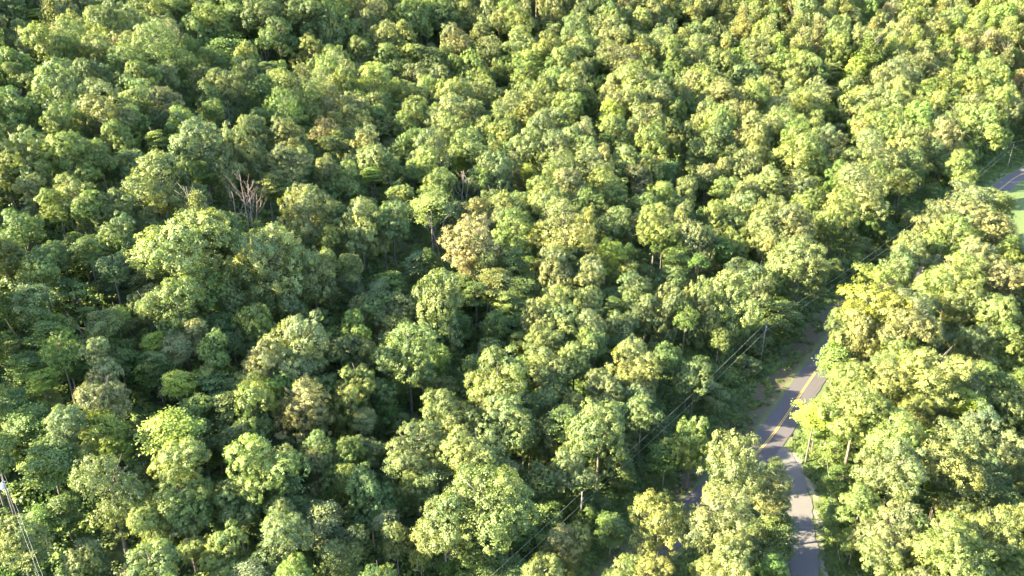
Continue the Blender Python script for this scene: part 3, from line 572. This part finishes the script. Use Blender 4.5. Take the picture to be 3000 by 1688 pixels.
# ------------------------------------------------------------------ instanced masses (the forest past the 300 that show largest, the undergrowth)
def gn_scatter(name, pts, sets, mat, extra=None):
    """pts: dict arrays pos, scale, rot, idx, tint; sets: list of source objects by idx"""
    me = bpy.data.meshes.new(name); P = np.asarray(pts['pos'], np.float32); me.vertices.add(len(P)); me.vertices.foreach_set('co', P.ravel())
    for an, typ in (('scale', 'FLOAT_VECTOR'), ('rot', 'FLOAT_VECTOR'), ('tint', 'FLOAT_VECTOR')):
        a = me.attributes.new(an, typ, 'POINT'); a.data.foreach_set('vector', np.asarray(pts[an], np.float32).ravel())
    a = me.attributes.new('idx', 'INT', 'POINT'); a.data.foreach_set('value', np.asarray(pts['idx'], np.int32))
    o = link(name, me); ng = bpy.data.node_groups.new(name, 'GeometryNodeTree')
    ng.interface.new_socket('Geometry', in_out='INPUT', socket_type='NodeSocketGeometry'); ng.interface.new_socket('Geometry', in_out='OUTPUT', socket_type='NodeSocketGeometry')
    gi = ng.nodes.new('NodeGroupInput'); go = ng.nodes.new('NodeGroupOutput'); jn = ng.nodes.new('GeometryNodeJoinGeometry')
    def attr(nm, dt):
        q = ng.nodes.new('GeometryNodeInputNamedAttribute'); q.data_type = dt; q.inputs['Name'].default_value = nm; return q.outputs['Attribute']
    sc, ro, ix = attr('scale', 'FLOAT_VECTOR'), attr('rot', 'FLOAT_VECTOR'), attr('idx', 'INT')
    for k, (src, m_) in enumerate(sets):
        oi = ng.nodes.new('GeometryNodeObjectInfo'); oi.transform_space = 'ORIGINAL'; oi.inputs['Object'].default_value = src
        geo = oi.outputs['Geometry']
        sm = ng.nodes.new('GeometryNodeSetMaterial'); ng.links.new(geo, sm.inputs[0]); sm.inputs['Material'].default_value = m_; geo = sm.outputs[0]
        ip = ng.nodes.new('GeometryNodeInstanceOnPoints'); ng.links.new(gi.outputs[0], ip.inputs['Points']); ng.links.new(geo, ip.inputs['Instance'])
        cp = ng.nodes.new('FunctionNodeCompare'); cp.data_type = 'INT'; cp.operation = 'EQUAL'; ng.links.new(ix, cp.inputs[2]); cp.inputs[3].default_value = k
        ng.links.new(cp.outputs[0], ip.inputs['Selection']); ng.links.new(ro, ip.inputs['Rotation']); ng.links.new(sc, ip.inputs['Scale']); ng.links.new(ip.outputs[0], jn.inputs[0])
    ng.links.new(jn.outputs[0], go.inputs[0]); md = o.modifiers.new('scatter', 'NODES'); md.node_group = ng
    return o
srcs = [(o_, M_LEAFI) for o_ in VAR.values()]; byname = {k: i for i, k in enumerate(VAR)}
ntr = len(srcs); anytrunk = [o_ for o_ in bpy.data.objects if o_.name.startswith('trunk')][0]; srcs.append((anytrunk, M_BARK))
D = dict(pos=[], scale=[], rot=[], tint=[], idx=[])
gz = H(np.array([t['x'] for t in rest]), np.array([t['y'] for t in rest]))
for t, g in zip(rest, gz):
    L = [me.name for me in CROWNS[t['st']] if me.name in byname]
    D['pos'].append((t['x'], t['y'], g+t['T']-t['rz'])); D['scale'].append((t['rx']/5, t['rx']/5*jr.uniform(.92, 1.08), t['rz']/5)); D['rot'].append((jr.uniform(-.16, .16), jr.uniform(-.16, .16), jr.uniform(0, 6.28)))
    D['tint'].append(jcol(t['c'], jr)); D['idx'].append(byname[L[jr.randrange(len(L))]])
    D['pos'].append((t['x'], t['y'], g)); D['scale'].append((t['rx']/5, t['rx']/5, (t['T']-t['rz']*.6)/10)); D['rot'].append((0, 0, jr.uniform(0, 6.28))); D['tint'].append((.1, .1, .1)); D['idx'].append(ntr)
tag(gn_scatter('forest_trees', D, srcs, None), 'many smaller and farther tree crowns of the wood reading as one mass', 'forest', kind='stuff')

# shrubs: a few of their own beside the drive and the bank, the rest as undergrowth
SH = [shrub_mesh(200+i) for i in range(4)]
stems = MB()
for k in range(6): a = k*1.05; stems.tube([(0, 0, -.1), (.25*math.cos(a), .25*math.sin(a), .35), (.5*math.cos(a), .5*math.sin(a), .75)], [.03, .02, .01], 4)
STEM = stems.mesh('stem', M_BARK)
shrub_src = []
for i, (px, py, s_, c_, lab) in enumerate([(2322, 1308, 1.0, 'g', 'grey-green weedy shrub at the driveway mouth beside the mailbox'), (2352, 1345, 1.3, 'b', 'low grey-green shrub on the right edge of the driveway bend'),
        (2368, 1392, 1.2, 'b', 'pale weedy shrub on the driveway verge below the bend'), (2435, 1500, 1.8, 'g', 'dark green shrub on the grass right of the driveway'), (2440, 1600, 1.7, 'l', 'fresh green shrub at the wood edge right of the lower driveway')]):
    x, y = ground0(px, py); o_ = bpy.data.objects.new('shrub', None); C.objects.link(o_); o_.location = (x, y, h1(x, y)); o_.scale = (s_,)*3
    tag(o_, lab, 'shrub', 'shrubs along the driveway'); f_ = link('foliage', SH[i % 4], o_); f_.color = TINT[c_]+(1,); link('stem', STEM, o_); shrub_src.append(f_)
D = dict(pos=[], scale=[], rot=[], tint=[], idx=[])
ur = np.random.default_rng(5); n_ = 60000
ux = ur.uniform(-300, 330, n_); uy = ur.uniform(75, 480, n_)
keep = np.abs(ux) < .68*uy+45; ux, uy = ux[keep], uy[keep]
# denser along the cleared strip, the bank and the drive
k2 = 14000; tt = ur.integers(0, len(ROAD)-1, k2); fr = ur.random((k2, 1)); base = ROAD[tt]*(1-fr)+ROAD[tt+1]*fr; off = ur.uniform(-15, 27, k2); dv = ROAD[tt+1]-ROAD[tt]; dv /= np.linalg.norm(dv, axis=1)[:, None]
ux = np.r_[ux, base[:, 0]-dv[:, 1]*off]; uy = np.r_[uy, base[:, 1]+dv[:, 0]*off]
k2 = 1800; tt = ur.integers(0, len(DRIVE)-1, k2); fr = ur.random((k2, 1)); base = DRIVE[tt]*(1-fr)+DRIVE[tt+1]*fr; off = ur.uniform(2.6, 22, k2); dv = DRIVE[tt+1]-DRIVE[tt]; dv /= np.linalg.norm(dv, axis=1)[:, None]
ux = np.r_[ux, base[:, 0]+dv[:, 1]*-off*-1*np.sign(-1)]; uy = np.r_[uy, base[:, 1]-dv[:, 0]*-off*-1*np.sign(-1)]
pr_, sg_ = pdist(ux, uy, ROAD); pd_, _ = pdist(ux, uy, DRIVE); hz = H(ux, uy)
for x, y, a, s_, c, z in zip(ux, uy, pr_, sg_, pd_, hz):
    if a < 4.0 or c < 3.0: continue
    edge = min(a-4, c-3)
    if s_ > 0 and a < 10 and 128 < y < 215 and jr.random() < .82: continue
    if s_ < 0 and x > .63*y and 225 < y < 330: continue
    sc = min(jr.uniform(.6, 1.7)*(1.35 if edge > 9 else .8), .3+edge*.28)
    if edge < 3 and jr.random() < .3: continue
    D['pos'].append((x, y, z-.05)); D['scale'].append((sc*jr.uniform(.9, 1.5), sc*jr.uniform(.9, 1.5), sc*jr.uniform(.6, 1.5))); D['rot'].append((0, 0, jr.uniform(0, 6.28)))
    D['tint'].append(jcol(jr.choice('eeeddgl'), jr, .25)); D['idx'].append(jr.randrange(4))
tag(gn_scatter('undergrowth', D, [(shrub_src[i], M_LEAFI) for i in range(4)], None), 'low green shrubs and vines covering the forest floor and cleared strip', 'undergrowth', kind='stuff')
print('undergrowth', len(D['pos']))

# ------------------------------------------------------------------ dead trees and bare stems
def dead_tree(px, py, hpx, label, spread=.3, stems=1, mat=M_DEAD, twigs=7, lean=0, thick=1.0, seed=1, zb=6, name='dead_tree', curve=0.):
    """px, py: foot in the photograph; hpx: visible height in pixels; zb: the ground (plus what hides the foot)"""
    r = random.Random(seed); q = march(px, py, zb); x, y, dep = q; Hh = hpx*dep/FPX/.93+zb; g = h1(x, y)
    root = bpy.data.objects.new(name, None); C.objects.link(root); root.location = (x, y, g); tag(root, label, 'dead tree', 'bare dead trees in the wood')
    tb = MB(); bb = MB()
    for s in range(stems):
        ox = (s-(stems-1)/2)*1.4; ln = lean*Hh+ox*.25; top = Vector((ox+ln, r.uniform(-.5, .5), Hh*(1-.12*s)))
        pts = []
        for k in range(8):
            f = k/7; pts.append(Vector((ox*.4*(1-f)+top.x*f+curve*math.sin(math.pi*f)+r.uniform(-.12, .12), top.y*f, -.5+(top.z+.5)*f)))
        rad = [thick*(.20*(1-.85*k/7)+.02) for k in range(8)]; tb.tube(pts, rad, 7)
        for k in range(twigs):
            f = r.uniform(.45, .95); i = int(f*7); p = pts[i].lerp(pts[min(7, i+1)], f*7-i); a = r.uniform(0, 6.28); L = Hh*r.uniform(.10, .22)*(1.3-f)*1.6
            d = Vector((math.cos(a)*spread*2, math.sin(a)*spread*2, 1)).normalized()
            L *= 1.35; p1 = p+d*L*.5+Vector((math.cos(a)*.3, math.sin(a)*.3, 0)); p2 = p+d*L+Vector((r.uniform(-.4, .4), 0, L*.1)); bb.tube([p-d*.05, p1, p2], [.065*thick, .04*thick, .018*thick], 5)
            for j in range(3):
                a2 = a+r.uniform(-1.2, 1.2); d2 = Vector((math.cos(a2)*spread*2, math.sin(a2)*spread*2, .8)).normalized(); q0 = p1.lerp(p2, r.random()); bb.tube([q0, q0+d2*L*.4], [.035*thick, .015*thick], 4)
    tb.obj('trunk', mat, root)
    if bb.v: bb.obj('branches', mat, root)
    return root
dead_tree(738, 672, 150, 'tall bare pale twin-stemmed dead tree above the large yellow-topped tree', .35, 3, M_DEAD, 9, .03, .75, 2)
dead_tree(702, 668, 100, 'thinner bare dead stem just left of the tall twin-stemmed one', .3, 1, M_DEAD, 5, -.03, .9, 3)
dead_tree(1352, 600, 95, 'bare grey dead tree with upswept forked limbs right of centre left', .5, 2, M_DEAD, 8, .1, 1.0, 4)
dead_tree(1330, 590, 78, 'single bare crooked stem left of the forked dead tree', .3, 1, M_DEAD, 3, -.02, .9, 5)
dead_tree(1312, 765, 130, 'thin bare tree with twiggy top left of the rusty pink-brown crown', .45, 1, M_DEAD, 9, -.25, .8, 6)
dead_tree(530, 485, 45, 'leftmost of the bare sticks poking above the wood at left', .2, 2, M_DEAD, 2, -.05, .9, 7)
dead_tree(565, 470, 42, 'single upright pale stick between the bare sticks at left', .2, 1, M_DEAD, 1, .05, .9, 8)
dead_tree(595, 495, 38, 'curved bare stick right of the bare sticks at left', .2, 1, M_DEAD, 1, .2, .8, 9)
dead_tree(262, 990, 82, 'long pale bare trunk leaning left over low green growth', .2, 1, M_DEAD, 0, -.45, 1.0, 10, 1.5, 'dead_tree')
dead_tree(272, 988, 55, 'shorter pale bare trunk beside the long leaning one', .2, 1, M_DEAD, 1, -.2, 1.0, 11, 1.5)
dead_tree(672, 1030, 72, 'mossy yellow-green dead stub with broken limbs above the bright yellow sapling', .45, 1, bark_mat('mossy_bark', (.16, .14, .04), (.26, .22, .06)), 4, -.12, 1.6, 12)
dead_tree(115, 1050, 120, 'long leaning stem wrapped in yellow-green vine at the left', .2, 1, bark_mat('vine_bark', (.12, .13, .05), (.3, .26, .08)), 1, -.4, 1.0, 13, 2)
dead_tree(958, 236, 45, 'small bare forked stem above the tan crown at upper left', .3, 2, M_DEAD, 1, .02, .8, 14)
dead_tree(630, 196, 42, 'bare white stem standing before a dark green crown at upper left', .3, 1, M_DEAD, 3, -.06, .9, 15)
dead_tree(778, 190, 48, 'pair of bare grey stems left of the small rust-red tree', .2, 2, M_DEAD, 2, -.03, .8, 16)
dead_tree(822, 182, 50, 'small rust-red twiggy dead tree in the dark wood at upper left', .55, 1, M_RUSTTWIG, 16, 0, .9, 17)
dead_tree(38, 150, 55, 'pale bare twigs rising by the left edge near the top corner', .3, 3, M_DEAD, 5, -.05, .8, 18)
dead_tree(1232, 448, 35, 'small bare branching top in the wood left of centre', .5, 1, M_DEAD, 6, -.1, .8, 19)
dead_tree(1930, 425, 30, 'little tuft of reddish bare twigs in the right half of the wood', .3, 3, M_RUSTTWIG, 2, .1, .8, 20)
dead_tree(2980, 300, 70, 'pale bare trunks at the right edge below a reddish crown', .3, 2, M_DEAD, 5, .15, 1.1, 21)
dead_tree(2632, 1622, 62, 'thick white trunk leaning right under yellow-green crowns at lower right', .2, 1, M_DEAD, 0, .42, 1.6, 22, 3)
dead_tree(2762, 1690, 34, 'short white trunk at the bottom edge at lower right', .2, 1, M_DEAD, 0, .05, 1.5, 23, 3)
dead_tree(1430, 865, 60, 'white branching stem holding a small tan-yellow crown below the rusty tree', .4, 2, M_DEAD, 4, .05, .9, 24)
dead_tree(2893, 1490, 50, 'white forked stem under the small crown at lower right', .5, 1, M_DEAD, 6, 0, 1.1, 25)
dead_tree(1220, 1605, 60, 'pale straight trunk below the bright yellow-green crown near the bottom', .2, 1, M_DEAD, 0, 0, 1.1, 26)

# ------------------------------------------------------------------ utility poles, wires, mailbox
def pole(px, py, Hh, label, transformer=False, r0=.16, arm=False, zb=0, at=None):
    if at is None: x, y, _ = march(px, py, zb); y = float(y); x = float(x)
    else: x, y = at
    g = h1(x, y); root = bpy.data.objects.new('utility_pole', None); C.objects.link(root); root.location = (x, y, g); tag(root, label, 'utility pole', 'wooden utility poles')
    b = MB(); b.tube([(0, 0, -1), (0, 0, Hh*.5), (0, 0, Hh)], [r0, r0*.85, r0*.68], 12); b.obj('shaft', M_POLE, root)
    b = MB(); b.tube([(0, 0, Hh), (0, 0, Hh+.12), (0, 0, Hh+.2), (0, 0, Hh+.34)], [.03, .09, .06, .05], 8); b.obj('insulator', M_PORC, root)
    b = MB(); b.tube([(.1, 0, Hh-1.9), (.26, 0, Hh-1.9), (.34, 0, Hh-1.9)], [.05, .08, .05], 8); b.obj('insulator', M_PORC, root)
    if arm:
        b = MB(); b.box((0, -.17, Hh-.5), (1.6, .1, .12)); b.obj('crossarm', M_POLE, root)
    if transformer:
        b = MB(); b.tube([(.0, -.52, Hh-2.9), (.0, -.52, Hh-2.85), (.0, -.52, Hh-1.95), (.0, -.52, Hh-1.88)], [.24, .29, .29, .2], 16); tkk = b.obj('transformer', M_TANK, root)
        b = MB(); b.tube([(.1, -.52, Hh-1.9), (.1, -.52, Hh-1.7), (.1, -.52, Hh-1.55)], [.05, .06, .03], 8); b.obj('bushing', M_PORC, tkk)
    else:
        b = MB(); b.box((.16, 0, Hh-1.2), (.14, .14, .5)); b.tube([(.16, 0, Hh-1.0), (.4, 0, Hh-.8)], .03, 6); b.obj('cutout_fuse', M_PORC, root)
    return np.array([x, y, g+Hh])
pA = pole(2227, 1070, 11.4, 'wooden utility pole beside the reddish bank left of the road')
pB = pole(2625, 787, 12.2, 'tall slim wooden utility pole standing in shade where the road bends away')
pC = pole(2950, 497, 11.5, 'wooden utility pole at the far right by the sunlit road')
d0 = ground0(1705, 1446, 10.5); pD = pole(0, 0, 10.5-h1(*d0), 'utility pole mostly hidden in dark shrubs at the lower middle, wires on top', at=(float(d0[0]), float(d0[1])))
q = march(4, 1392, 9.0); pE = pole(0, 0, 9.0, 'wooden pole carrying a white transformer at the bottom left edge', True, .17, at=(float(q[0]), float(q[1])))
d0 = ground0(2405, 1365); pF = pole(0, 0, 5.2, 'short slender service pole at the wood edge right of the driveway', False, .10, True, at=(float(d0[0]), float(d0[1])))
def wire(pts, label, dz=0.3, sag=.9, r=.014, dx=0):
    b = MB()
    for a, c in zip(pts[:-1], pts[1:]):
        P = []
        for k in range(15):
            f = k/14; p = Vector(a)*(1-f)+Vector(c)*f; P.append(p+Vector((dx, 0, dz-sag*4*f*(1-f))))
        b.tube(P, r, 5)
    tag(b.obj('power_line', M_WIRE), label, 'power line', 'overhead wires')
dirn = (pD-pA)/np.linalg.norm(pD-pA); pG = pD+dirn*80; pG[2] = pD[2]+2
pH = pC+np.array([60, 40, 0])
wire([pH, pC, pB, pA, pD, pG], 'upper overhead wire running along the road, topmost of the pair', .3, 1.0)
wire([pH, pC, pB, pA, pD, pG], 'lower overhead wire running along the road beneath the upper one', -1.9, .7, .014, .32)
eg = ray(114, 1688); e1 = np.array([eg[0]*92, eg[1]*92, CAMH+eg[2]*92]); ed = e1-pE; e2 = pE+ed*2.2
wire([pE, e2], 'left wire running down from the transformer pole to the bottom edge', .2, .3, .007)
wire([pE, e2], 'right wire running down from the transformer pole to the bottom edge', -.25, .3, .007, .45)
g2 = ground0(2460, 1640, 2.0); wire([pF, np.array([g2[0], g2[1], 2.0])], 'thin service wire dropping from the slender pole along the driveway grass', -.1, .4, .02)
x, y = ground0(2318, 1291); mb = bpy.data.objects.new('mailbox', None); C.objects.link(mb); mb.location = (x, y, 0); mb.rotation_euler = (0, 0, -.6)
tag(mb, 'black mailbox on a wooden post where the driveway meets the road', 'mailbox')
b = MB(); b.box((0, 0, .5), (.12, .12, 1.2)); b.obj('post', M_POLE, mb, False)
b = MB(); ar = [(-.22, -.0), (-.22, .22), (-.17, .34), (0, .42), (.17, .34), (.22, .22), (.22, 0)]
for yy in (-.45, .45): b.v += [(a_, yy, 1.1+z_) for a_, z_ in ar]
b.f += [(k, k+1, k+8, k+7) for k in range(6)]+[(6, 0, 7, 13), tuple(range(7))[::-1], tuple(range(7, 14))]; b.obj('box', M_BLACK, mb, False)
b = MB(); b.box((.24, .1, 1.4), (.02, .05, .25)); b.obj('flag', plain('red_enamel', (.5, .04, .03)), mb, False)
